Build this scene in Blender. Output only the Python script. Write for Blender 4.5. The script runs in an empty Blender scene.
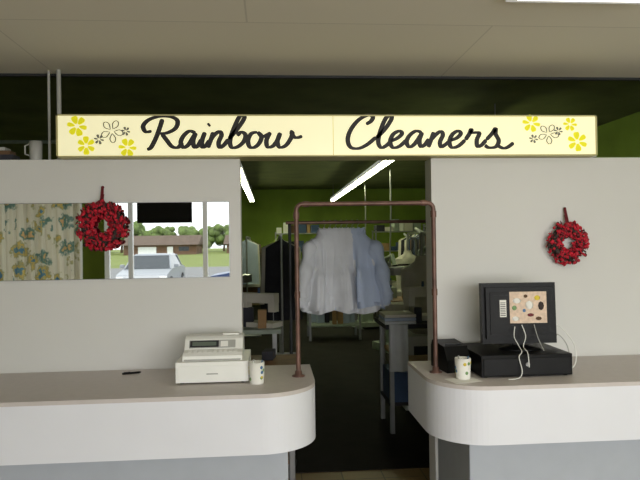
import bpy, math, random
from mathutils import Vector, Matrix, Euler
random.seed(7)
S = bpy.context.scene
S.view_settings.view_transform = 'Standard'

# ------------------------------------------------------------------ materials
def lin(c):
    return tuple(((x/255)/12.92 if x/255 <= 0.04045 else (((x/255)+0.055)/1.055)**2.4) for x in c)

def mat(name, rgb, rough=0.6, metal=0.0, var=0.08, scale=8.0, bump=0.0, emis=0.0, spec=0.5, raw=False, ecol=None):
    m = bpy.data.materials.new(name); m.use_nodes = True
    nt = m.node_tree; b = nt.nodes['Principled BSDF']
    c = rgb if raw else lin(rgb)
    tc = nt.nodes.new('ShaderNodeTexCoord')
    n = nt.nodes.new('ShaderNodeTexNoise'); n.inputs['Scale'].default_value = scale; n.inputs['Detail'].default_value = 4
    nt.links.new(tc.outputs['Object'], n.inputs['Vector'])
    r = nt.nodes.new('ShaderNodeValToRGB')
    r.color_ramp.elements[0].position = 0.3; r.color_ramp.elements[1].position = 0.7
    r.color_ramp.elements[0].color = (*[max(0, x*(1-var)) for x in c], 1)
    r.color_ramp.elements[1].color = (*[min(1, x*(1+var)) for x in c], 1)
    nt.links.new(n.outputs['Fac'], r.inputs['Fac'])
    nt.links.new(r.outputs['Color'], b.inputs['Base Color'])
    b.inputs['Roughness'].default_value = rough; b.inputs['Metallic'].default_value = metal
    b.inputs['Specular IOR Level'].default_value = spec
    if bump > 0:
        bp = nt.nodes.new('ShaderNodeBump'); bp.inputs['Strength'].default_value = bump; bp.inputs['Distance'].default_value = 0.01
        nt.links.new(n.outputs['Fac'], bp.inputs['Height']); nt.links.new(bp.outputs['Normal'], b.inputs['Normal'])
    if emis > 0:
        if ecol is None: nt.links.new(r.outputs['Color'], b.inputs['Emission Color'])
        else: b.inputs['Emission Color'].default_value = (*lin(ecol), 1)
        b.inputs['Emission Strength'].default_value = emis
    return m

M_wall = mat('painted_wall', (210, 209, 205), 0.75, var=0.02, scale=1.5)
M_lam_top = mat('laminate_top', (196, 188, 183), 0.45, var=0.03, scale=30)
M_lam_front = mat('laminate_front', (224, 225, 230), 0.5, var=0.02, scale=3)
M_base = mat('counter_base_paint', (170, 175, 182), 0.7, var=0.03)
M_white = mat('white_plastic', (232, 232, 226), 0.45, var=0.02)
M_lgrey = mat('light_grey_plastic', (165, 165, 160), 0.5, var=0.03)
M_dgrey = mat('dark_grey_plastic', (46, 47, 49), 0.5, var=0.05, spec=0.2)
M_black = mat('black_plastic', (12, 12, 13), 0.4, var=0.1, spec=0.15)
M_panel = mat('black_satin_panel', (20, 20, 22), 0.5, var=0.1, spec=0.2)
M_lcd = mat('lcd_display', (95, 105, 95), 0.2, var=0.05)
M_copper = mat('aged_copper_pipe', (104, 76, 66), 0.45, metal=0.3, var=0.3, scale=14)
M_signtext = mat('sign_lettering', (30, 27, 25), 0.6, var=0.05)
M_yellow = mat('sign_yellow', (222, 216, 20), 0.6, var=0.03, emis=0.4)
M_signgrey = mat('sign_grey', (120, 120, 105), 0.6, var=0.05, emis=0.05)
M_signframe = mat('sign_frame', (190, 182, 130), 0.5, metal=0.2, var=0.05)
M_cloth = mat('white_cloth', (196, 198, 202), 0.9, var=0.08, scale=5)
M_cloth2 = mat('pale_blue_cloth', (170, 182, 204), 0.9, var=0.06, scale=5)
M_cloth3 = mat('cream_cloth', (200, 195, 182), 0.9, var=0.06, scale=5)
M_darkcloth = mat('dark_cloth', (45, 45, 52), 0.95, var=0.2, scale=5)
M_bluecloth = mat('blue_cloth', (62, 80, 110), 0.95, var=0.2, scale=5)
M_browncloth = mat('brown_cloth', (95, 72, 52), 0.95, var=0.2, scale=5)
M_metal = mat('brushed_steel', (150, 150, 150), 0.35, metal=0.8, var=0.1)
M_machine = mat('machine_enamel', (136, 146, 132), 0.5, var=0.1)
M_green = mat('green_wall_paint', (118, 140, 50), 0.85, var=0.2, scale=1.2)
M_dkceil = mat('dark_ceiling_paint', (96, 102, 54), 0.9, var=0.25, scale=2)
M_wood = mat('brown_wood', (120, 84, 48), 0.5, var=0.25, scale=10)
M_card = mat('cardboard', (150, 118, 80), 0.85, var=0.1)
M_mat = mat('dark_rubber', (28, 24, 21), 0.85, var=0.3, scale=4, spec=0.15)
M_red = mat('red_petals', (176, 10, 38), 0.6, var=0.5, scale=40)
M_dred = mat('dark_red_ribbon', (104, 12, 26), 0.6, var=0.3, scale=20)
M_leaf = mat('dark_leaf', (40, 26, 20), 0.7, var=0.4, scale=30)
M_paper = mat('paper', (228, 226, 218), 0.8, var=0.02)
M_pink = mat('flyer_print', (214, 190, 168), 0.7, var=0.15, scale=60)
M_blue = mat('cup_blue', (70, 110, 150), 0.5, var=0.1)
M_cupgreen = mat('cup_green', (110, 150, 90), 0.5, var=0.1)
M_pyellow = mat('paper_yellow', (214, 190, 60), 0.7, var=0.1)
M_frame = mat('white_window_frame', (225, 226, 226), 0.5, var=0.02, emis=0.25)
M_asphalt = mat('asphalt', (120, 120, 120), 0.9, var=0.1, scale=2)
M_grass = mat('lawn', (110, 122, 50), 0.95, var=0.2, scale=0.4)
M_brick = mat('house_brick', (112, 84, 66), 0.9, var=0.15, scale=2)
M_roof = mat('house_roof', (96, 80, 68), 0.9, var=0.15, scale=2)
M_tree = mat('tree_leaves', (98, 116, 62), 0.95, var=0.4, scale=1.2)
M_carw = mat('car_silver_paint', (150, 154, 160), 0.3, metal=0.2, var=0.02)
M_carb = mat('car_blue_paint', (44, 66, 110), 0.3, metal=0.2, var=0.02)
M_glassdark = mat('car_window', (40, 48, 55), 0.1, var=0.02)
M_rubber = mat('tyre_rubber', (20, 20, 20), 0.8)
M_tube = mat('fluorescent_tube', (255, 255, 240), 0.5, var=0, emis=18.0, ecol=(248, 255, 205))
M_troffer = mat('troffer_diffuser', (250, 250, 240), 0.5, var=0, emis=3.0, ecol=(255, 252, 240))

def mk_mirror():
    m = bpy.data.materials.new('mirror_glass'); m.use_nodes = True
    b = m.node_tree.nodes['Principled BSDF']
    b.inputs['Base Color'].default_value = (0.74, 0.76, 0.74, 1)
    b.inputs['Metallic'].default_value = 1; b.inputs['Roughness'].default_value = 0.01
    return m
M_mirror = mk_mirror()
def mk_glass():
    m = bpy.data.materials.new('window_glass'); m.use_nodes = True
    nt = m.node_tree; nt.nodes.remove(nt.nodes['Principled BSDF'])
    out = nt.nodes['Material Output']
    t = nt.nodes.new('ShaderNodeBsdfTransparent'); g = nt.nodes.new('ShaderNodeBsdfGlossy')
    g.inputs['Roughness'].default_value = 0.02
    mx = nt.nodes.new('ShaderNodeMixShader'); mx.inputs[0].default_value = 0.05
    nt.links.new(t.outputs[0], mx.inputs[1]); nt.links.new(g.outputs[0], mx.inputs[2]); nt.links.new(mx.outputs[0], out.inputs[0])
    return m
M_glass = mk_glass()
M_sign = mat('sign_acrylic', (240, 234, 192), 0.4, var=0.02, scale=2, emis=0.50)
def mk_ceiling():
    C = (222, 218, 205)
    m = mat('ceiling_panels', C, 0.85, var=0.03, scale=1.0)
    nt = m.node_tree; b = nt.nodes['Principled BSDF']
    tc = nt.nodes['Texture Coordinate']
    br = nt.nodes.new('ShaderNodeTexBrick'); br.offset = 0.5
    br.inputs['Scale'].default_value = 1.0; br.inputs['Brick Width'].default_value = 2.4; br.inputs['Row Height'].default_value = 1.2
    br.inputs['Mortar Size'].default_value = 0.005; br.inputs['Mortar Smooth'].default_value = 0.3
    c = lin(C)
    br.inputs['Color1'].default_value = (*c, 1); br.inputs['Color2'].default_value = (*[x*0.97 for x in c], 1)
    br.inputs['Mortar'].default_value = (*[x*0.8 for x in c], 1)
    nt.links.new(tc.outputs['Object'], br.inputs['Vector']); nt.links.new(br.outputs['Color'], b.inputs['Base Color'])
    return m
M_ceil = mk_ceiling()
def mk_floor():
    m = mat('floor_tiles', (120, 98, 64), 0.5, var=0.1)
    nt = m.node_tree; b = nt.nodes['Principled BSDF']; tc = nt.nodes['Texture Coordinate']
    br = nt.nodes.new('ShaderNodeTexBrick'); br.offset = 0
    br.inputs['Scale'].default_value = 1; br.inputs['Brick Width'].default_value = 0.3; br.inputs['Row Height'].default_value = 0.3
    br.inputs['Mortar Size'].default_value = 0.004
    br.inputs['Color1'].default_value = (*lin((128, 100, 58)), 1); br.inputs['Color2'].default_value = (*lin((116, 92, 54)), 1)
    br.inputs['Mortar'].default_value = (*lin((70, 55, 35)), 1)
    nt.links.new(tc.outputs['Object'], br.inputs['Vector']); nt.links.new(br.outputs['Color'], b.inputs['Base Color'])
    return m
M_floor = mk_floor()
def mk_curtain():
    m = bpy.data.materials.new('floral_curtain_fabric'); m.use_nodes = True
    nt = m.node_tree; nt.nodes.remove(nt.nodes['Principled BSDF']); out = nt.nodes['Material Output']
    tc = nt.nodes.new('ShaderNodeTexCoord')
    v = nt.nodes.new('ShaderNodeTexVoronoi'); v.inputs['Scale'].default_value = 3.4; v.inputs['Randomness'].default_value = 1
    n = nt.nodes.new('ShaderNodeTexNoise'); n.inputs['Scale'].default_value = 9; n.inputs['Detail'].default_value = 3
    nt.links.new(tc.outputs['Object'], n.inputs['Vector'])
    va = nt.nodes.new('ShaderNodeVectorMath'); va.operation = 'MULTIPLY_ADD'
    va.inputs[1].default_value = (0.3, 0.3, 0.3)
    nt.links.new(n.outputs['Color'], va.inputs[0]); nt.links.new(tc.outputs['Object'], va.inputs[2])
    nt.links.new(va.outputs[0], v.inputs['Vector'])
    def ramp(cs):
        r = nt.nodes.new('ShaderNodeValToRGB'); e = r.color_ramp
        e.elements[0].position = cs[0][0]; e.elements[0].color = (*lin(cs[0][1]), 1)
        e.elements[1].position = cs[-1][0]; e.elements[1].color = (*lin(cs[-1][1]), 1)
        for p, c in cs[1:-1]:
            x = e.elements.new(p); x.color = (*lin(c), 1)
        return r
    base = (222, 214, 190)
    r1 = ramp([(0.0, (216, 140, 130)), (0.20, (214, 178, 120)), (0.28, (92, 132, 118)), (0.38, (130, 150, 136)), (0.46, base)])
    r2 = ramp([(0.0, (92, 122, 162)), (0.20, (100, 142, 152)), (0.28, (214, 184, 96)), (0.38, (160, 160, 120)), (0.46, base)])
    for r in (r1, r2): nt.links.new(v.outputs['Distance'], r.inputs['Fac'])
    sp = nt.nodes.new('ShaderNodeSeparateColor'); nt.links.new(v.outputs['Color'], sp.inputs[0])
    gt = nt.nodes.new('ShaderNodeMath'); gt.operation = 'GREATER_THAN'; gt.inputs[1].default_value = 0.5
    nt.links.new(sp.outputs[0], gt.inputs[0])
    mc = nt.nodes.new('ShaderNodeMix'); mc.data_type = 'RGBA'
    nt.links.new(gt.outputs[0], mc.inputs['Factor']); nt.links.new(r1.outputs[0], mc.inputs['A']); nt.links.new(r2.outputs[0], mc.inputs['B'])
    d = nt.nodes.new('ShaderNodeBsdfDiffuse'); t = nt.nodes.new('ShaderNodeBsdfTranslucent')
    nt.links.new(mc.outputs['Result'], d.inputs['Color']); nt.links.new(mc.outputs['Result'], t.inputs['Color'])
    mx = nt.nodes.new('ShaderNodeMixShader'); mx.inputs[0].default_value = 0.38
    nt.links.new(d.outputs[0], mx.inputs[1]); nt.links.new(t.outputs[0], mx.inputs[2]); nt.links.new(mx.outputs[0], out.inputs[0])
    return m
M_curtain = mk_curtain()

# ------------------------------------------------------------------ builder
class B:
    def __init__(s):
        s.v = []; s.f = []; s.mi = []; s.sm = []; s.mats = []; s.M = Matrix.Identity(4)
    def m(s, mt):
        if mt not in s.mats: s.mats.append(mt)
        return s.mats.index(mt)
    def add(s, vs, fs, mt, smooth=False, M=None):
        o = len(s.v); MM = s.M @ M if M is not None else s.M
        s.v += [MM @ Vector(p) for p in vs]
        i = s.m(mt)
        for f in fs:
            s.f.append([o+k for k in f]); s.mi.append(i); s.sm.append(smooth)
    def box(s, x0, x1, y0, y1, z0, z1, mt, M=None):
        vs = [(x, y, z) for z in (z0, z1) for y in (y0, y1) for x in (x0, x1)]
        s.add(vs, [(0, 2, 3, 1), (4, 5, 7, 6), (0, 1, 5, 4), (2, 6, 7, 3), (0, 4, 6, 2), (1, 3, 7, 5)], mt, M=M)
    def rings(s, rings, mt, closed=True, caps=True, smooth=True, M=None):
        n = len(rings[0]); vs = [p for r in rings for p in r]; fs = []
        for i in range(len(rings)-1):
            for j in range(n if closed else n-1):
                k = (j+1) % n
                fs.append((i*n+j, i*n+k, (i+1)*n+k, (i+1)*n+j))
        s.add(vs, fs, mt, smooth, M)
        if caps and closed:
            s.add(rings[0], [tuple(reversed(range(n)))], mt, False, M); s.add(rings[-1], [tuple(range(n))], mt, False, M)
    def tube(s, pts, r, mt, seg=10, M=None, caps=True):
        pts = [Vector(p) for p in pts]; rr = r if isinstance(r, (list, tuple)) else [r]*len(pts)
        rings = []; prev = None
        for i, p in enumerate(pts):
            a = pts[max(i-1, 0)]; b = pts[min(i+1, len(pts)-1)]; t = (b-a)
            t = t.normalized() if t.length > 1e-9 else Vector((0, 0, 1))
            if prev is None:
                u = t.orthogonal().normalized()
            else:
                u = prev - t*prev.dot(t)
                u = u.normalized() if u.length > 1e-6 else t.orthogonal().normalized()
            prev = u; w = t.cross(u)
            rings.append([p + (u*math.cos(2*math.pi*k/seg) + w*math.sin(2*math.pi*k/seg))*rr[i] for k in range(seg)])
        s.rings(rings, mt, M=M, caps=caps)
    def lathe(s, prof, c, mt, seg=24, M=None):
        rings = [[(c[0]+r*math.cos(2*math.pi*k/seg), c[1]+r*math.sin(2*math.pi*k/seg), c[2]+z) for k in range(seg)] for r, z in prof]
        s.rings(rings, mt, M=M)
    def ball(s, c, r, mt, seg=8, rg=6, sc=(1, 1, 1), M=None):
        rings = []
        for i in range(rg+1):
            a = -math.pi/2 + math.pi*i/rg; rad = max(math.cos(a), 0.02)
            rings.append([(c[0]+r*sc[0]*rad*math.cos(2*math.pi*k/seg), c[1]+r*sc[1]*rad*math.sin(2*math.pi*k/seg), c[2]+r*sc[2]*math.sin(a)) for k in range(seg)])
        s.rings(rings, mt, M=M)
    def prism(s, poly, a0, a1, mt, axis='z', M=None, smooth=False):
        def P(p, a):
            if axis == 'z': return (p[0], p[1], a)
            if axis == 'x': return (a, p[0], p[1])
            return (p[0], a, p[1])
        n = len(poly); vs = [P(p, a0) for p in poly] + [P(p, a1) for p in poly]
        s.add(vs, [tuple(reversed(range(n))), tuple(range(n, 2*n))], mt, False, M)
        s.add(vs, [(i, (i+1) % n, n+(i+1) % n, n+i) for i in range(n)], mt, smooth, M)
    def finish(s, name, bevel=0.0, seg=2):
        co = s.v; lo = Vector((min(p.x for p in co), min(p.y for p in co), min(p.z for p in co)))
        hi = Vector((max(p.x for p in co), max(p.y for p in co), max(p.z for p in co)))
        o = Vector(((lo.x+hi.x)/2, (lo.y+hi.y)/2, lo.z))
        me = bpy.data.meshes.new(name); me.from_pydata([tuple(p-o) for p in co], [], s.f)
        for mt in s.mats: me.materials.append(mt)
        me.polygons.foreach_set('material_index', s.mi); me.polygons.foreach_set('use_smooth', s.sm)
        import bmesh
        bm = bmesh.new(); bm.from_mesh(me); bmesh.ops.recalc_face_normals(bm, faces=bm.faces[:]); bm.to_mesh(me); bm.free()
        ob = bpy.data.objects.new(name, me); ob.location = o; S.collection.objects.link(ob)
        if bevel > 0:
            md = ob.modifiers.new('bevel', 'BEVEL'); md.width = bevel; md.segments = seg; md.limit_method = 'ANGLE'; md.angle_limit = math.radians(50)
        return ob
def T(x, y, z, rz=0, rx=0, ry=0):
    return Matrix.Translation((x, y, z)) @ Euler((rx, ry, rz)).to_matrix().to_4x4()
def simple(name, *a, bevel=0.0):
    b = B(); b.box(*a); return b.finish(name, bevel)

def catmull(pts, n=8):
    out = []; P = [pts[0]] + list(pts) + [pts[-1]]
    for i in range(1, len(P)-2):
        for k in range(n):
            t = k/n; q = []
            for d in range(len(pts[0])):
                a, b_, c, e = P[i-1][d], P[i][d], P[i+1][d], P[i+2][d]
                q.append(0.5*((2*b_)+(-a+c)*t+(2*a-5*b_+4*c-e)*t*t+(-a+3*b_-3*c+e)*t**3))
            out.append(tuple(q))
    out.append(tuple(pts[-1])); return out

# ------------------------------------------------------------------ room shell
WY = 3.75; WT = 2.23; CZ = 2.775
simple('floor', -4.8, 4.6, -2.6, 18.2, -0.1, 0.0, M_floor)
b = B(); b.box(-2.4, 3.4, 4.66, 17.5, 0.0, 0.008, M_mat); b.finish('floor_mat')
simple('ceiling', -4.8, 4.6, -2.75, 3.9, CZ, CZ+0.1, M_ceil)
simple('ceiling_workroom', -4.8, 4.6, 3.9, 18.2, 3.3, 3.4, M_dkceil)
simple('wall_header', -4.8, 4.6, 3.8, 3.9, CZ+0.1, 3.4, M_dkceil)
simple('trim_1', -4.8, 4.6, 3.9, 3.93, CZ-0.015, CZ+0.1, M_dgrey)
simple('wall_left', -4.9, -4.8, -2.75, 18.3, 0, 3.4, M_green)
simple('wall_right', 4.6, 4.7, -2.75, 18.3, 0, 3.4, M_green)
simple('wall_back', -4.8, 4.6, 18.2, 18.3, 0, 3.3, M_green)
simple('wall_partition_left', -4.8, -0.18, WY, WY+0.15, 0, WT, M_wall)
simple('wall_partition_right', 0.985, 4.6, WY, WY+0.15, 0, WT, M_wall)
b = B()
b.box(-4.8, 4.6, -2.7, -2.55, 0, 0.55, M_wall)
b.box(-4.8, 4.6, -2.7, -2.55, 2.62, CZ, M_wall)
b.box(-4.8, -4.4, -2.7, -2.55, 0.55, 2.62, M_green)
b.box(-2.95, -2.62, -2.7, -2.55, 0.55, 2.62, M_green)
b.finish('wall_front')
def window(name, xs, w=0.05):
    b = B()
    x0, x1 = xs[0], xs[-1]
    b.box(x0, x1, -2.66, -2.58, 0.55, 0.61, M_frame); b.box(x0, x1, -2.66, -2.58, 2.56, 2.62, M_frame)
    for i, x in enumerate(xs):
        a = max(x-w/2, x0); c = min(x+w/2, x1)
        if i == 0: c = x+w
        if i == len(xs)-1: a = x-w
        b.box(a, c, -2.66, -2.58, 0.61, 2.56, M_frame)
    b.box(x0+w, x1-w, -2.625, -2.62, 0.61, 2.56, M_glass)
    return b.finish(name)
window('window_1', [-2.62, -2.22, -1.05, -0.6], 0.07)
window('window_2', [-0.6, 0.9, 2.3, 3.7, 4.6], 0.06)
window('window_3', [-4.4, -3.7, -2.95], 0.06)
b = B(); n = 150; rows = [0.62, 1.2, 1.9, 2.55]
r = []
for z in rows:
    r.append([(-4.38+1.42*i/n, -2.45+0.03*math.sin(i*0.4)+0.012*math.sin(i*1.1+z), z) for i in range(n+1)])
b.rings(r, M_curtain, closed=False, caps=False)
b.tube([(-4.45, -2.45, 2.57), (-2.9, -2.45, 2.57)], 0.014, M_metal)
for x in (-4.4, -2.95): b.box(x-0.01, x+0.01, -2.55, -2.43, 2.55, 2.59, M_metal)
b.finish('floral_curtain')
b = B()
b.box(-2.02, -1.2, -2.2, -2.14, 2.06, 2.53, M_black); b.box(-1.99, -1.23, -2.139, -2.136, 2.09, 2.50, M_panel)
b.tube([(-1.61, -2.17, 2.5), (-1.61, -2.17, CZ)], 0.02, M_black); b.box(-1.69, -1.53, -2.23, -2.11, CZ-0.012, CZ, M_black)
b.finish('hanging_tv', 0.006)

b = B()
b.box(1.02, 1.66, 1.36, 2.60, CZ-0.03, CZ-0.001, M_frame); b.box(1.06, 1.62, 1.4, 2.57, CZ-0.034, CZ-0.03, M_troffer)
b.finish('ceiling_light')

# ------------------------------------------------------------------ mirror
b = B()
b.box(-2.9, -0.245, WY-0.012, WY-0.001, 1.525, 1.975, M_metal)
b.box(-2.897, -0.248, WY-0.0135, WY-0.012, 1.528, 1.972, M_mirror)
b.finish('wall_mirror')

# ------------------------------------------------------------------ counters
def counter(name, xend, xfar, side):
    Yf, Yb, R = 3.04, WY-0.002, 0.28
    top, bot = 0.99, 0.695
    def outline(inset, rr, yb):
        pts = []
        cx = xend - side*(inset+rr); cy = Yf+inset+rr
        pts.append((xfar, yb)); pts.append((xfar, Yf+inset))
        for k in range(17):
            a = math.pi/2*k/16
            pts.append((cx+side*rr*math.sin(a), cy-rr*math.cos(a)))
        pts.append((xend-side*inset, yb))
        return pts
    b = B()
    o = outline(0, R, Yb)
    b.prism(o, bot, top-0.02, M_lam_front, smooth=False)
    b.prism(outline(-0.0, R, Yb), top-0.02, top, M_lam_top)
    bx = 0.07 if side > 0 else 1.0
    by = 3.13
    x0, x1 = sorted((bx, xfar))
    b.box(x0, x1, by, Yb, 0.08, bot, M_base)
    b.box(x0+0.03, x1-0.03, by+0.05, Yb, 0.0, 0.08, M_dgrey)
    return b.finish(name, 0.006)
counter('service_counter', 0.222, -4.7, 1)
counter('service_counter', 0.820, 4.5, -1)

# ------------------------------------------------------------------ copper pipe frame
b = B(); zt = 1.935; xl, yl, xr, yr = 0.14, 3.42, 0.905, 3.41; R = 0.035
pts = [(xl, yl, 0.99), (xl, yl, zt-R)]
for k in range(1, 5):
    a = math.pi/2*k/4; pts.append((xl+R-R*math.cos(a), yl, zt-R+R*math.sin(a)))
pts.append((xr-R, yr, zt))
for k in range(1, 5):
    a = math.pi/2*k/4; pts.append((xr-R+R*math.sin(a), yr, zt-R+R*math.cos(a)))
pts.append((xr, yr, 0.99))
b.tube(pts, 0.0125, M_copper, seg=14)
for x, y in ((xl, yl), (xr, yr)):
    b.lathe([(0.035, 0), (0.035, 0.006), (0.02, 0.01), (0.018, 0.03), (0.0135, 0.032)], (x, y, 0.99), M_copper)
    b.lathe([(0.0165, 0), (0.0165, 0.035)], (x, y, zt-R-0.045), M_copper)
    b.lathe([(0.0160, 0), (0.0160, 0.035)], (x, y, 1.42), M_copper)
b.tube([(xl+R+0.003, yl, zt), (xl+R+0.035, yl, zt)], 0.0165, M_copper); b.tube([(xr-R-0.035, yr, zt), (xr-R-0.003, yr, zt)], 0.0165, M_copper)
b.finish('copper_pipe_rack')

# ------------------------------------------------------------------ sign
SF = 3.66
b = B(); x0, x1, z0, z1 = -1.217, 2.0, WT+0.002, 2.478
b.box(x0, x1, SF+0.012, SF+0.2, z0, z1, M_signframe)
b.box(x0+0.01, 0.374, SF+0.004, SF+0.013, z0+0.008, z1-0.008, M_sign)
b.box(0.378, x1-0.01, SF+0.004, SF+0.013, z0+0.008, z1-0.008, M_sign)
for (a0, a1, c0, c1) in ((x0, x1, z0, z0+0.008), (x0, x1, z1-0.008, z1), (x0, x0+0.01, z0, z1), (x1-0.01, x1, z0, z1)):
    b.box(a0, a1, SF, SF+0.012, c0, c1, M_signframe)
b.box(x1, x1+0.02, SF+0.05, SF+0.12, z0, z0+0.14, M_white)
def AX(u): s_ = (u-335)/100; return 0.376+0.5934*s_+0.00733*s_*s_
def AZ(y): return 2.287+(147-y)*0.0059
lay = [0]
def stroke(pts, mt=M_signtext, w=2.6, taper=True, n=8):
    lay[0] += 1; yy = SF+0.0035-0.00001*lay[0]
    pp = catmull([(p[0], p[1], (p[2] if len(p) > 2 else w)) for p in pts], n)
    P = [Vector((AX(p[0]), 0, AZ(p[1]))) for p in pp]; L = []; Rr = []
    for i in range(len(P)):
        t = (P[min(i+1, len(P)-1)]-P[max(i-1, 0)])
        t = t.normalized() if t.length > 0 else Vector((1, 0, 0))
        nrm = Vector((-t.z, 0, t.x)); wd = pp[i][2]*0.0059/2
        wd *= 0.62+0.5*abs(t.z)
        if taper: wd *= min(1, 0.45+0.35*min(i, len(P)-1-i))
        L.append(P[i]+nrm*wd); Rr.append(P[i]-nrm*wd)
    vs = [(p.x, yy, p.z) for p in L]+[(p.x, yy, p.z) for p in Rr]; N = len(P)
    b.add(vs, [(i, i+1, N+i+1, N+i) for i in range(N-1)], mt)
W = 4.3
letters = [
 [(164,119),(161,128),(157,138),(152,147),(148,149)],
 [(153,131),(147,131.5),(144.5,126),(150,120),(161,116.5),(173,117),(179,121),(177,128),(169,132.5),(161,133.5)],
 [(163,133.5),(168,140),(173,146),(179,147),(184,142)],
 [(197,133),(191,131),(185,135.5),(182,142),(184.5,147),(189.5,144.5),(194.5,137),(197.5,132.5)],
 [(197.5,132.5),(194.5,140),(195.5,146.5),(199,145.5),(203,139)],
 [(206.5,132),(203.5,140),(203.5,146.5),(207,145.5),(211,140)],
 [(209.5,125.5,4.4),(211.5,124,4.4)],
 [(215,132),(212,140),(209,147.5)],
 [(211,141),(216,134.5),(221,131.5),(223,135),(220,142),(221,147),(225,145),(230,139)],
 [(230,139),(238,130),(244.5,121),(246,116.5),(241.5,116.5),(236,127),(231.5,140),(233,147),(239,146.5),(245,141.5),(247,135),(243,132),(238.5,135.5)],
 [(259,132),(253,133.5),(249.5,140),(251,146.5),(256,147),(261,142.5),(263,136),(259,132)],
 [(260,132.5),(264,136.5),(270,134)],
 [(272,132),(268,140),(269,146.5),(274,146),(279,140),(282,132.5)],
 [(282,132.5),(279,141),(281,147),(287,145.5),(292,139),(294,133),(291.5,131)],
 [(292.5,131.5),(295.5,136.5),(299,137.5),(304,136)],
 [(368,124),(373,121),(375,116.5),(370,115),(361,119.5),(353,129),(349.5,139),(352,147),(360,148.5),(369,144.5),(378,137)],
 [(378,138),(387,129),(393.5,119),(393,115),(388,118),(383,129),(380,141),(382.5,147.5),(387.5,146),(393,141)],
 [(393,141),(399.5,138),(404,133.5),(401,131),(395,134.5),(392,141.5),(394.5,147.5),(401,146.5),(408.5,140)],
 [(424,132.5),(418,131),(411.5,135.5),(408.5,142),(411,147),(416,144.5),(421.5,137),(424.5,132)],
 [(424.5,132),(421.5,140),(422.5,146.5),(426.5,145),(431,139)],
 [(436,132),(433,140),(430,147.5)],
 [(432,141),(438,134.5),(443,131.5),(445,135),(442,142),(443,147),(447,145),(452.5,140.5)],
 [(452.5,140.5),(459,138),(463,133.5),(460,131),(454.5,134.5),(451.5,141.5),(453.5,147.5),(460,146.5),(467.5,140)],
 [(467.5,140),(471.5,134),(473.5,129.5),(474.5,132.5),(481.5,133),(479,140),(479.5,146.5),(483.5,145.5),(488.5,140)],
 [(488.5,140),(494.5,133.5),(498,128.5),(498,134),(501,141),(498,147),(491,148),(487,145.5)],
 [(499,145.5),(505,148.5),(510,147.5),(516,143)],
]
for l in letters: stroke(l, w=W)
def flower(cx, cy, r, mt, n=5, w=4.0, rot=0.2):
    for k in range(n):
        a = rot+2*math.pi*k/n; dx, dy = math.cos(a), math.sin(a)
        stroke([(cx+dx*r*0.22, cy+dy*r*0.22, w*0.35), (cx+dx*r*0.6, cy+dy*r*0.6, w), (cx+dx*r*0.88, cy+dy*r*0.88, w), (cx+dx*r, cy+dy*r, w*0.6)], mt, taper=False, n=4)
def flower_out(cx, cy, r, mt, n=5, rot=0.2):
    for k in range(n):
        a = rot+2*math.pi*k/n
        def q(rr, da): return (cx+math.cos(a+da)*rr, cy+math.sin(a+da)*rr)
        stroke([q(r*.2, 0), q(r*.7, -.38), q(r, -.12), q(r, .12), q(r*.7, .38), q(r*.2, 0)], mt, w=1.0, n=4)
flower(78, 126, 10, M_yellow, 6, 5.4); flower(87, 145, 9, M_yellow, 6, 4.8, .5); flower(128.5, 147, 9, M_yellow, 6, 4.8, .1)
flower_out(113, 131, 11, M_signgrey); flower(100, 139, 5, M_signgrey, 6, 2.2); flower(127, 131, 4.5, M_signgrey, 6, 2.0)
flower(534, 123, 9, M_yellow, 6, 4.8); flower(580, 142, 10, M_yellow, 6, 5.4, .4); flower(573, 124, 7, M_yellow, 6, 3.8, .1)
flower_out(551, 134, 10, M_signgrey); flower(536, 139, 4.5, M_signgrey, 6, 2.0); flower(561, 131, 4.5, M_signgrey, 6, 2.0)
b.finish('shop_sign')

# ------------------------------------------------------------------ wreaths
def wreath(cx, cy, cz, R, ztop, yw):
    b = B(); r0 = R*0.66; rt = R*0.32
    ring = [(cx+r0*math.cos(2*math.pi*k/36), cy, cz+r0*math.sin(2*math.pi*k/36)) for k in range(37)]
    b.tube(ring, rt*0.55, M_leaf, 8, caps=False)
    for k in range(400):
        a = random.uniform(0, 2*math.pi); c = random.uniform(-0.1, math.pi+0.1)
        rr = r0+rt*math.cos(c)*random.uniform(.75, 1.15); yy = cy-rt*0.6*math.sin(c)*random.uniform(.75, 1.15)
        p = (cx+rr*math.cos(a), min(yy, cy), cz+rr*math.sin(a))
        mt = M_red if random.random() < .72 else (M_dred if random.random() < .6 else M_leaf)
        M = Matrix.Translation(p) @ Euler((random.uniform(0, 6), random.uniform(0, 6), random.uniform(0, 6))).to_matrix().to_4x4()
        s_ = R*random.uniform(0.065, 0.11)
        if k % 3 == 0: b.ball((0, 0, 0), s_*0.8, mt, 7, 5, M=M)
        else: b.ball((0, 0, 0), s_*1.3, mt, 6, 4, sc=(1.0, 0.6, 0.2), M=M)
    b.tube([(cx-0.006, cy-0.01, cz+r0), (cx-0.004, yw-0.014, ztop)], 0.005, M_dred, 6)
    b.tube([(cx+0.010, cy-0.01, cz+r0), (cx+0.002, yw-0.014, ztop)], 0.005, M_dred, 6)
    b.ball((cx, yw-0.012, ztop), 0.009, M_dred)
    b.add([(cx-0.014, cy-0.022, cz+r0), (cx+0.014, cy-0.022, cz+r0), (cx+0.010, yw-0.018, cz+R*1.3), (cx-0.010, yw-0.018, cz+R*1.3)], [(0, 1, 2, 3)], M_dred)
    b.finish('berry_wreath')
wreath(-0.98, 3.70, 1.838, 0.143, 2.065, WY)
wreath(1.825, 3.71, 1.698, 0.132, 1.912, WY)

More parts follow.
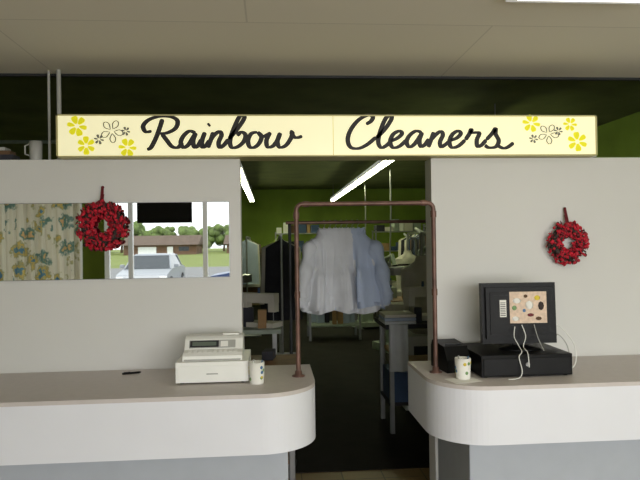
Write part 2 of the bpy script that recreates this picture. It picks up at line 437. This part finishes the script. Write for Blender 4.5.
# ------------------------------------------------------------------ cash register
b = B(); b.M = T(-0.317, 3.30, 0.99)
b.box(-0.19, 0.19, 0.0, 0.36, 0.008, 0.115, M_white)
b.box(-0.18, 0.18, -0.004, 0.0, 0.018, 0.095, M_white)
b.box(-0.03, 0.03, -0.007, -0.004, 0.05, 0.056, M_lgrey)
for x in (-.16, .16):
    for y in (.03, .32): b.lathe([(0.012, 0), (0.012, 0.008)], (x, y, 0), M_dgrey, 10)
prof = [(0.03, 0.115), (0.035, 0.140), (0.06, 0.154), (0.115, 0.162), (0.155, 0.212), (0.18, 0.224), (0.28, 0.224), (0.31, 0.205), (0.325, 0.115)]
b.prism(prof, -0.158, 0.155, M_white, axis='x')
b.box(-0.150, 0.147, 0.025, 0.036, 0.112, 0.124, M_lgrey)
def slab(x0, x1, s0, s1, h, mt, base, dd, nn):
    o = Vector(base); vs = []
    for hh in (-0.002, h):
        for ss in (s0, s1):
            for x in (x0, x1):
                p = o+dd*ss+nn*hh; vs.append((x, p.y, p.z))
    b.add(vs, [(0, 2, 3, 1), (4, 5, 7, 6), (0, 1, 5, 4), (2, 6, 7, 3), (0, 4, 6, 2), (1, 3, 7, 5)], mt)
d = Vector((0, 0.04, 0.05)).normalized(); nrm = Vector((0, -d.z, d.y)); bs = (0, 0.115, 0.162)
slab(-0.135, 0.115, 0.008, 0.056, 0.003, M_lgrey, bs, d, nrm)
slab(-0.130, 0.025, 0.012, 0.052, 0.005, M_dgrey, bs, d, nrm)
slab(-0.118, 0.012, 0.020, 0.044, 0.0065, M_lcd, bs, d, nrm)
slab(0.035, 0.075, 0.014, 0.048, 0.005, M_white, bs, d, nrm)
d2 = Vector((0, 0.055, 0.008)).normalized(); n2 = Vector((0, -d2.z, d2.y))
for i in range(10):
    for j in range(3):
        slab(-0.135+i*0.027, -0.135+i*0.027+0.021, 0.003+j*0.017, 0.003+j*0.017+0.013, 0.002, M_white, (0, 0.06, 0.154), d2, n2)
b.box(0.04, 0.13, 0.22, 0.27, 0.22, 0.232, M_white)
b.finish('cash_register', 0.007)

def cup(name, x, y, z, r=0.042, h=0.12):
    b = B()
    b.lathe([(r*0.86, 0), (r*0.9, 0.004), (r, h), (r*0.93, h), (r*0.84, 0.01), (0.001, 0.008)], (x, y, z), M_paper)
    for k in range(16):
        a = random.uniform(0, 2*math.pi); zz = random.uniform(.2, .8)*h; rr = r*(0.9+0.1*zz/h)
        M = Matrix.Translation((x+rr*math.cos(a), y+rr*math.sin(a), z+zz)) @ Euler((0, 0, a)).to_matrix().to_4x4()
        b.ball((0, 0, 0), 0.009, (M_blue, M_cupgreen, M_pyellow)[k % 3], 8, 5, sc=(0.16, 1, 1), M=M)
    for k in range(3):
        a = k*2.1; b.tube([(x+0.01*math.cos(a), y+0.01*math.sin(a), z+0.012), (x+0.03*math.cos(a), y+0.03*math.sin(a), z+h+0.008)], 0.0035, (M_blue, M_lgrey, M_white)[k], 6)
    return b.finish(name)
cup('pen_cup', -0.085, 3.285, 0.99, .042, .112)
cup('pen_cup', 1.005, 3.235, 0.992, 0.042, 0.108)
b = B(); b.M = T(-0.80, 3.62, 0.996, 0.35)
b.tube([(-0.055, 0, 0), (-0.05, 0, 0), (0.04, 0, 0), (0.052, 0, 0)], [0.002, 0.006, 0.006, 0.0015], M_black, 8)
b.box(-0.045, -0.01, -0.0015, 0.0015, 0.005, 0.008, M_dgrey)
b.finish('pen')

# ------------------------------------------------------------------ cash drawer, monitor, printer
b = B(); b.box(1.10, 1.60, 3.22, 3.64, 0.996, 1.110, M_black)
b.box(1.112, 1.588, 3.214, 3.22, 1.004, 1.092, M_panel); b.lathe([(0.011, 0), (0.011, 0.006)], (0, 0, 0), M_metal, 14, M=T(1.35, 3.214, 1.06, 0, math.pi/2))
for x in (1.13, 1.57):
    for y in (3.25, 3.6): b.lathe([(0.014, 0), (0.014, 0.008)], (x, y, 0.99), M_black, 10)
b.finish('cash_drawer', 0.005)
MM = T(1.385, 3.40, 1.110, -0.06); Mt = T(0, 0, 0.03, 0, -0.05)
b = B(); b.M = MM
b.lathe([(0.105, 0), (0.105, 0.006), (0.06, 0.016), (0.03, 0.022)], (0, 0.0, 0), M_black, 28, M=Matrix.Diagonal((1.1, 0.8, 1, 1)))
b.box(-0.035, 0.035, 0.005, 0.03, 0.01, 0.12, M_black)
b.box(-0.210, 0.210, 0.0, 0.045, 0.0, 0.340, M_black, Mt)
b.box(-0.190, 0.190, -0.020, 0.0, 0.028, 0.316, M_black, Mt)
b.box(-0.168, 0.168, -0.0255, -0.020, 0.05, 0.288, M_panel, Mt)
for k in range(9): b.box(-0.15+k*0.034, -0.125+k*0.034, -0.0265, -0.0255, 0.270, 0.274, M_dgrey, Mt)
b.box(-0.115, -0.078, -0.0268, -0.0255, 0.15, 0.245, M_paper, Mt)
for k in range(8): b.box(-0.112, -0.083, -0.0274, -0.0268, 0.157+k*0.010, 0.161+k*0.010, M_dgrey, Mt)
b.finish('computer_monitor', 0.008)
b = B(); b.M = MM @ Mt
b.box(-0.060, 0.148, -0.0295, -0.0285, 0.115, 0.290, M_pink)
for (x, z, s_, mt, sz) in ((-0.02, .24, .026, M_paper, .6), (-0.035, .20, .014, M_cupgreen, 1), (0.055, .160, .020, M_dred, .5), (0.095, .255, .018, M_pyellow, .8), (0.115, .21, .018, M_leaf, 1.4), (-.03, .14, .022, M_paper, .6), (0.03, .265, .012, M_browncloth, .8), (0.05, .215, .024, M_paper, 1), (.1, .14, .018, M_browncloth, .6), (0.02, .185, .010, M_blue, 1)):
    b.ball((x, -0.0300, z), s_, mt, 7, 4, sc=(1, 0.03, sz))
b.finish('flyer')
b = B()
def cab(pts, r=0.0035, mt=M_white): b.tube(catmull([tuple(p) for p in pts], 8), r, mt, 6)
cab([(1.34, 3.355, 1.24), (1.325, 3.33, 1.19), (1.335, 3.30, 1.15), (1.33, 3.24, 1.122), (1.30, 3.204, 1.10), (1.31, 3.19, 1.03), (1.285, 3.17, .998), (1.22, 3.15, .997)], .0025)
cab([(1.38, 3.355, 1.25), (1.39, 3.33, 1.19), (1.36, 3.29, 1.14), (1.35, 3.21, 1.12), (1.345, 3.18, 1.05)], 0.0025)
cab([(1.45, 3.355, 1.25), (1.46, 3.33, 1.18), (1.47, 3.28, 1.118)], 0.0025, M_lgrey)
cab([(1.605, 3.42, 1.24), (1.64, 3.41, 1.215), (1.70, 3.40, 1.13), (1.70, 3.38, 1.04), (1.66, 3.36, 0.999), (1.63, 3.45, .998)], 0.003)
cab([(1.605, 3.43, 1.16), (1.62, 3.42, 1.18), (1.66, 3.40, 1.12), (1.67, 3.38, 1.001), (1.69, 3.45, .998)], 0.003, M_lgrey)
b.finish('cable_bundle')
b = B(); b.M = T(1.02, 3.5, 0.99, 0.12)
b.prism([(-0.12, 0.0), (-0.12, 0.07), (-0.07, 0.14), (0.10, 0.155), (0.12, 0.12), (0.12, 0)], -0.075, 0.065, M_black, axis='x')
b.box(-0.05, 0.045, -0.035, -0.028, 0.145, 0.150, M_dgrey)
b.box(0.03, 0.055, -0.122, -0.12, 0.02, 0.04, M_lgrey)
b.finish('receipt_printer', 0.008)
b = B(); b.box(-0.095, 0.06, -0.06, 0.06, 0, 0.0012, M_paper, T(1.01, 3.20, 0.9905, 0.25)); b.finish('paper_sheet')

# ------------------------------------------------------------------ things on top of left partition
b = B(); b.tube([(-1.25, 3.82, WT), (-1.25, 3.82, CZ)], 0.013, M_lgrey, 12); b.lathe([(0.03, 0), (0.03, 0.008)], (-1.25, 3.82, WT), M_lgrey); b.finish('support_pipe')
b = B(); b.tube([(-1.315, 3.84, WT), (-1.315, 3.84, CZ)], 0.008, M_lgrey, 12); b.lathe([(0.02, 0), (0.02, 0.008)], (-1.315, 3.84, WT), M_lgrey); b.finish('support_pipe')
b = B(); x, y = -1.38, 3.80
b.lathe([(0.03, 0), (0.034, 0.006), (0.037, 0.115), (0.034, 0.115), (0.030, 0.012), (0.001, 0.01)], (x, y, WT), M_lgrey)
b.tube([(x-0.034, y, WT+.1), (x-0.062, y, WT+.09), (x-0.062, y, WT+.04), (x-0.032, y, WT+.03)], 0.005, M_lgrey, 8); b.finish('coffee_mug')
b = B(); b.box(-1.72, -1.50, 3.77, 3.88, WT, WT+0.035, M_darkcloth); b.box(-1.70, -1.52, 3.78, 3.87, WT+0.035, WT+0.06, M_browncloth); b.box(-1.69, -1.55, 3.78, 3.87, WT+0.06, WT+0.08, M_lgrey); b.finish('book_stack', 0.003)

# ------------------------------------------------------------------ shirts
def shirt(b, x, y, z, yaw, w, h, mt, seed):
    rnd = random.Random(seed); ph = rnd.uniform(0, 6); n = 56
    M = T(x, y, z, yaw)
    prof = [(0.050, .035, -0.045), (0.065, .045, -0.065), (0.38*w, .055, -0.10), (0.72*w, .07, -0.16), (0.88*w, .085, -0.23), (0.96*w, .10, -0.35), (1.12*w, .12, -.5*h-.1), (1.30*w, .14, -h)]
    prof = catmull(prof, 5)
    rg = []
    for (rx, ry, zz) in prof:
        k = min(1, max(0, (-zz-0.12)/0.3)); ring = []
        for j in range(n):
            a = 2*math.pi*j/n
            f = 1+k*(0.10*math.sin(7*a+ph+2*zz)+0.07*math.sin(11*a+ph*2-3*zz))
            g = 1+k*(0.42*math.sin(7*a+ph+2*zz)+0.30*math.sin(13*a+ph-zz))
            ring.append((rx*math.cos(a)*(0.93+0.07*f), ry*math.sin(a)*g, zz+0.02*k*math.sin(3*a+ph)))
        rg.append(ring)
    b.rings(rg, mt, M=M)
    for sx in (-1, 1):
        L = h*.9
        pts = [(sx*0.62*w, 0, -0.17), (sx*0.88*w, -.015, -0.22), (sx*1.08*w, -.03, -.33), (sx*1.22*w, -.04, -.45), (sx*1.34*w, -.03, -L)]
        b.tube(catmull(pts, 4), [0.05+0.012*math.sin(i*.9+ph) for i in range(17)], mt, 12, M=M)
        b.tube([(sx*1.34*w, -.03, -L), (sx*1.345*w, -.03, -L-.04)], 0.043, mt, 12, M=M)
        b.add([(0, -.05, -.09), (sx*.05, -.052, -.105), (sx*.075, -.03, -.055), (sx*.06, 0, -.035), (sx*.01, -.045, -.06)], [(0, 1, 2, 3, 4)], mt, M=M)
    b.tube([(0, 0, -0.05), (0, 0, -0.02), (0.015, 0, -0.005), (0.018, 0, 0.012), (0, 0, 0.024), (-0.016, 0, 0.014)], 0.0022, M_metal, 5, M=M)
b = B(); ry = 5.0
b.tube([(0.12, ry, 1.885), (1.9, ry, 1.885)], 0.014, M_copper, 12)
for x in (0.15, 1.87):
    b.tube([(x, ry, 0.1), (x, ry, 1.885)], 0.013, M_dgrey, 12); b.tube([(x, ry-.25, 0.1), (x, ry+.25, 0.1)], 0.015, M_dgrey, 10)
    for yy in (-.24, .24): b.ball((x, ry+yy, 0.05), 0.042, M_black, 12, 8, sc=(.5, 1, 1)); b.tube([(x, ry+yy, .06), (x, ry+yy, .1)], .008, M_metal, 6)
sh = [(0.43, .55, .19, .64, M_cloth), (0.475, .38, .20, .68, M_cloth), (0.52, .18, .21, .70, M_cloth), (0.565, .0, .215, .71, M_cloth), (0.61, -.18, .215, .70, M_cloth), (0.655, -.35, .20, .68, M_cloth2), (0.70, -.52, .19, .64, M_cloth2)]
for i, (x, yw, w, h, mt) in enumerate(sh):
    shirt(b, x, ry, 1.88, yw, w, h, mt, i)
b.finish('garment_rack')

# ------------------------------------------------------------------ workroom contents
def sewing_parts(b, x, y, z, rz):
    M = T(x, y, z, rz)
    b.box(-.2, .2, -.09, .09, 0, .045, M_cloth3, M)
    b.box(.11, .19, -.05, .05, .045, .30, M_cloth3, M); b.box(-.19, .19, -.045, .045, .22, .31, M_cloth3, M)
    b.box(-.19, -.12, -.04, .04, .14, .22, M_cloth3, M); b.tube([(-.155, 0, .05), (-.155, 0, .16)], .004, M_metal, 6, M=M)
    b.tube([(.19, 0, .25), (.215, 0, .25)], .055, M_dgrey, 16, M=M); b.tube([(0, 0, .31), (0, 0, .36)], .012, M_bluecloth, 8, M=M)
def table(name, x0, x1, y0, y1, z, mt=M_wood, items=0, seed=1, extra=None):
    b = B(); b.box(x0, x1, y0, y1, z-.04, z, mt)
    for x in (x0+.04, x1-.08):
        for y in (y0+.04, y1-.08): b.box(x, x+.04, y, y+.04, 0.008, z-.04, M_metal)
    b.box(x0+.04, x1-.04, y0+.05, y1-.05, .25, .28, mt)
    r = random.Random(seed)
    for k in range(items):
        w = r.uniform(.06, .16); d_ = r.uniform(.06, .14); h = r.uniform(.03, .2)
        x = x0+.1+(x1-x0-.2)*(k+.5)/items; y = r.uniform(y0+.12, y1-.16)
        b.box(-w/2, w/2, -d_/2, d_/2, 0, h, r.choice((M_card, M_paper, M_machine, M_darkcloth, M_bluecloth, M_paper)), T(x, y, z, r.uniform(-.4, .4)))
        b.box(-w/2, w/2, -d_/2, d_/2, 0, h+.1, r.choice((M_card, M_darkcloth, M_cloth2)), T(x, y, .28, r.uniform(-.3, .3)))
    if extra: extra(b)
    return b.finish(name, 0.004)
def towel(b):
    rg = []
    for z in (.99, .975, .85, .7, .58):
        rg.append([(1.11+.085*math.cos(a), 5.42-.0+.025*math.sin(a)*(1+.4*math.sin(5*a+z*3)), z) for a in [2*math.pi*j/28 for j in range(28)]])
    b.rings(rg, M_cloth)
    for k in range(3): b.box(1.0, 1.28, 5.47, 5.8, .985+k*.03, 1.01+k*.03, (M_cloth, M_cloth2, M_cloth3)[k])
    sewing_parts(b, 1.42, 5.78, .985, .4)
    b.box(1.3, 1.9, 5.5, 5.95, .285, .62, M_card); b.box(1.05, 1.28, 5.5, 5.9, .285, .55, M_bluecloth)
table('work_table', -1.3, 0.18, 4.1, 4.62, 0.90, M_wood, 6, 5)
table('work_table', 1.0, 2.4, 5.45, 6.05, 0.985, M_darkcloth, 8, 9, towel)
table('work_table', -1.1, 0.08, 5.6, 6.2, 0.95, M_machine, 7, 4, lambda b: sewing_parts(b, -.12, 5.85, .95, 2.6))
table('work_table', 1.5, 3.0, 8.0, 8.7, 0.95, M_wood, 9, 14)
table('work_table', 0.6, 1.6, 10.8, 11.5, 0.95, M_machine, 7, 24)
def shelf(name, x0, x1, y0, y1, H, seed, levels=5):
    b = B(); r = random.Random(seed)
    for x in (x0, x1-.03):
        for y in (y0, y1-.03): b.box(x, x+.03, y, y+.03, 0.008, H, M_metal)
    for l in range(levels):
        z = .15+(H-.2)*l/(levels-1); b.box(x0, x1, y0, y1, z, z+.02, M_metal)
        x = x0+.04
        while x < x1-.18:
            w = r.uniform(.08, .2); h = r.uniform(.08, .28)
            b.box(x, x+w, y0+.04, y1-.05, z+.02, z+.02+h, r.choice((M_card, M_paper, M_darkcloth, M_machine, M_browncloth, M_bluecloth, M_cloth3)))
            x += w+r.uniform(.01, .06)
    return b.finish(name, 0.003)
shelf('storage_shelf', 2.45, 3.4, 9.4, 9.9, 2.0, 11)
shelf('storage_shelf', -1.7, -0.75, 10.0, 10.5, 2.2, 12)
shelf('storage_shelf', 0.1, 1.3, 15.2, 15.7, 2.0, 13)
shelf('storage_shelf', 2.4, 3.6, 14.2, 14.7, 2.0, 17)
def press(x, y, rz, s=1.0):
    b = B(); b.M = T(x, y, 0.008, rz) @ Matrix.Scale(s, 4)
    b.box(-.25, .25, -.2, .35, 0, .12, M_machine); b.box(-.12, .12, -.05, .2, .12, .85, M_machine)
    def buck(z0, z1, mt, k=1):
        o = [(-.55, -.06), (-.5, -.1), (0, -.19), (.42, -.2), (.5, -.14), (.5, .14), (.42, .2), (0, .19), (-.5, .1), (-.55, .06)]
        b.prism([(p[0]*k, p[1]*k) for p in o], z0, z1, mt)
    buck(.85, .93, M_cloth3); buck(1.22, 1.30, M_metal, .97)
    b.tube([(0, .3, .6), (0, .38, 1.1), (0, .3, 1.45), (0, .1, 1.5), (0, 0, 1.3)], .035, M_machine, 10)
    b.tube([(-.2, -.18, 1.33), (-.1, -.3, 1.36), (.1, -.3, 1.36), (.2, -.18, 1.33)], .014, M_black, 8)
    b.tube([(0, .34, .15), (0.1, .40, 1.0), (0.15, .40, 2.2), (.15, .4, 2.9)], .014, M_metal, 8)
    b.box(-.18, .18, -.35, -.22, .02, .05, M_black)
    b.finish('steam_press', 0.006)
press(1.85, 7.0, 0.2, 1.1); press(1.95, 9.7, .3); press(1.9, 12.4, 0.2)
press(-0.75, 7.2, -0.3, 1.05); press(-.9, 8.7, .1)
# garment form finisher (white torso form on a cabinet)
def finisher(x, y):
    b = B(); b.M = T(x, y, 0.008)
    b.box(-.24, .24, -.22, .22, 0, .75, M_white); b.box(-.15, .15, -.225, -.22, .45, .65, M_dgrey)
    b.lathe([(.1, .75), (.21, .82), (.20, 1.05), (.23, 1.3), (.22, 1.42), (.08, 1.5), (.06, 1.56)], (0, 0, 0), M_cloth3, 20, M=Matrix.Diagonal((1, .7, 1, 1)))
    b.tube([(0.2, .2, .7), (.2, .26, 1.75), (0, .26, 1.85), (0, 0, 1.8), (0, 0, 1.55)], .02, M_metal, 8)
    b.finish('form_finisher', .01)
finisher(1.58, 6.45); finisher(2.35, 10.6)
def darkrack(x, y0, y1, zt_, seed, dx=.26):
    b = B(); r = random.Random(seed)
    b.tube([(x, y0, zt_), (x, y1, zt_)], .015, M_metal)
    for y in (y0+.03, y1-.03): b.tube([(x, y, .03), (x, y, zt_)], .015, M_metal); b.tube([(x-.25, y, .03), (x+.25, y, .03)], .02, M_metal)
    y = y0+.12
    while y < y1-.1:
        mt = r.choice((M_darkcloth, M_browncloth, M_bluecloth, M_darkcloth, M_cloth2, M_cloth3)); w = r.uniform(.19, dx); h = r.uniform(.75, 1.1)
        rg = []
        for (wz, zz) in ((0.05, -.03), (0.15, -.06), (.95, -.15), (1.0, -.5), (1.08, -h)):
            rg.append([(x+w*wz*math.cos(a), y+0.035*math.sin(a)*(1+.3*math.sin(3*a)), zt_+zz) for a in [2*math.pi*j/16 for j in range(16)]])
        b.rings(rg, mt); b.tube([(x, y, zt_-.03), (x, y, zt_+.02)], .003, M_metal, 5); y += r.uniform(.07, .13)
    b.finish('clothes_rail')
darkrack(3.0, 11.4, 13.5, 1.9, 1); darkrack(0.12, 7.4, 9.6, 1.82, 2); darkrack(-0.45, 11.5, 13.5, 1.85, 5)
def strip(x, y0, y1, z):
    b = B(); b.box(x-.06, x+.06, y0, y1, z, z+.06, M_frame)
    n = max(1, round((y1-y0)/1.25)); L = (y1-y0)/n
    for k in range(n):
        for dx in (-.035, .035): b.tube([(x+dx, y0+k*L+.04, z-.02), (x+dx, y0+(k+1)*L-.04, z-.02)], .019, M_tube, 8)
        for e in (.02, L-.02): b.box(x-.06, x+.06, y0+k*L+e-.02, y0+k*L+e+.02, z-.04, z, M_frame)
    for y in (y0+.2, y1-.2): b.tube([(x, y, z+.06), (x, y, 3.3)], .008, M_metal, 6)
    b.finish('fluorescent_light')
strip(1.70, 8.5, 17.0, 2.9); strip(-0.5, 9.0, 17.0, 2.9); strip(2.6, 6.8, 8.1, 2.84)  # last strip is an added fill, unseen behind the sign, brightening the upper wall
b = B(); b.tube([(-4.7, 8.3, 3.08), (4.5, 8.3, 3.08)], .025, M_machine, 8)
for x in (-3.5, 0.5, 3.6): b.tube([(x, 8.3, 3.08), (x, 8.3, 3.3)], .008, M_metal, 6)
b.finish('overhead_pipe')

# ------------------------------------------------------------------ outdoors
b = B(); b.add([(-60, -2.75, -.06), (60, -2.75, -.06), (60, -42, -.02), (-60, -42, -.02)], [(0, 1, 2, 3)], M_asphalt)
b.add([(-60, -42, -.02), (60, -42, -.02), (60, -130, .9), (-60, -130, .9)], [(0, 1, 2, 3)], M_grass); b.finish('ground')
def house(x, y, w, z):
    b = B(); b.M = T(x, y, z)
    b.box(-w/2, w/2, -4, 4, -.3, 1.35, M_brick)
    b.prism([(-4.6, 1.3), (4.6, 1.3), (0, 2.7)], -w/2-.4, w/2+.4, M_roof, axis='x')
    b.box(-w*.3, -w*.05, 4.0, 4.05, 0, 1.05, M_frame); b.box(w*.1, w*.18, 4.0, 4.05, 0, 1.05, M_frame); b.box(w*.26, w*.4, 4.0, 4.05, .45, 1.05, M_glassdark)
    b.finish('house')
house(-15.5, -85, 10, .45); house(-29, -86, 9, .45); house(-2, -88, 9, .45); house(14, -86, 10, .45)
def tree(x, y, h, seed):
    b = B(); r = random.Random(seed); b.tube([(x, y, 0.1), (x+.2, y, h*.5)], [.25, .15], M_brick, 8)
    for k in range(40):
        b.ball((x+r.uniform(-1, 1)*h*.5, y+r.uniform(-1, 1)*h*.4, h*r.uniform(.35, .85)), h*r.uniform(.08, .16), M_tree, 8, 6)
    b.finish('tree')
for k, (x, h) in enumerate(((-38, 6.5), (-31, 5.5), (-25, 6.2), (-21, 5), (-16.5, 5.2), (-12, 5), (-8, 5.6), (-4, 5.4), (3, 6), (12, 6.5), (22, 6))): tree(x, -99, h, k)
def car(x, y, rz, paint):
    b = B(); b.M = T(x, y, -.05, rz)
    body = [(2.2, .35), (2.25, .55), (2.15, .78), (1.1, .95), (-1.7, .98), (-2.15, .9), (-2.2, .4), (-1.7, .25), (1.8, .25)]
    b.prism(body, -.85, .85, paint, axis='x')
    def R(xx, y0, y1, z): return [(-xx, y1, z), (xx, y1, z), (xx, y0, z), (-xx, y0, z)]
    b.rings([R(.8, -1.65, 1.15, .95), R(.64, -1.2, .35, 1.40)], M_glassdark, smooth=False)
    b.rings([R(.65, -1.22, .37, 1.40), R(.58, -1.1, .25, 1.46)], paint, smooth=False)
    for sx in (-1, 1):
        b.tube([(sx*.8, 1.15, .95), (sx*.65, .36, 1.41)], .03, paint, 6); b.tube([(sx*.8, -1.65, .95), (sx*.65, -1.2, 1.41)], .03, paint, 6)
        b.box(sx*.72-.12, sx*.72+.12, 2.17, 2.23, .58, .72, M_frame)
        for yy in (1.4, -1.4):
            b.tube([(sx*.70, yy, .36), (sx*.88, yy, .36)], .33, M_rubber, 20); b.tube([(sx*.86, yy, .36), (sx*.895, yy, .36)], .2, M_metal, 14)
        b.box(sx*.95-.08, sx*.95+.08, .75, .85, .98, 1.1, paint)
    b.box(-.5, .5, 2.2, 2.25, .5, .66, M_black); b.box(-.7, .7, 2.22, 2.27, .3, .45, M_dgrey)
    b.finish('car', .03)
car(-4.35, -16.0, 0, M_carw); car(0.25, -13.0, math.pi/2, M_carb)

# ------------------------------------------------------------------ lights
w = bpy.data.worlds.new('World'); S.world = w; w.use_nodes = True
bg = w.node_tree.nodes['Background']; bg.inputs[0].default_value = (0.92, 0.96, 1.0, 1); bg.inputs[1].default_value = 2.6
def lamp(name, typ, loc, rot, e, col=(1, 1, 1), sx=1, sy=1):
    d = bpy.data.lights.new(name, typ); d.energy = e; d.color = col
    if typ == 'AREA': d.shape = 'RECTANGLE'; d.size = sx; d.size_y = sy
    o = bpy.data.objects.new(name, d); o.location = loc; o.rotation_euler = rot; S.collection.objects.link(o); return o
lamp('window_daylight', 'AREA', (2.0, -2.5, 1.6), (math.radians(90), 0, 0), 180, (1.0, 0.99, 0.97), 4.8, 1.9)
sun = lamp('sun', 'SUN', (0, 10, 30), (math.radians(-38), 0, math.radians(20)), 1.5, (1, .95, .86)); sun.data.angle = .02

# ------------------------------------------------------------------ camera
cd = bpy.data.cameras.new('camera'); cd.lens = 35; cd.sensor_width = 36; cd.clip_end = 300
cam = bpy.data.objects.new('camera', cd); S.collection.objects.link(cam); S.camera = cam
Rm = Matrix.Rotation(math.radians(-4.5), 4, 'Z') @ Matrix.Rotation(math.radians(90)+0.0048, 4, 'X') @ Matrix.Rotation(math.radians(-0.83), 4, 'Z')
cam.matrix_world = Matrix.Translation((0, 0, 1.72)) @ Rm
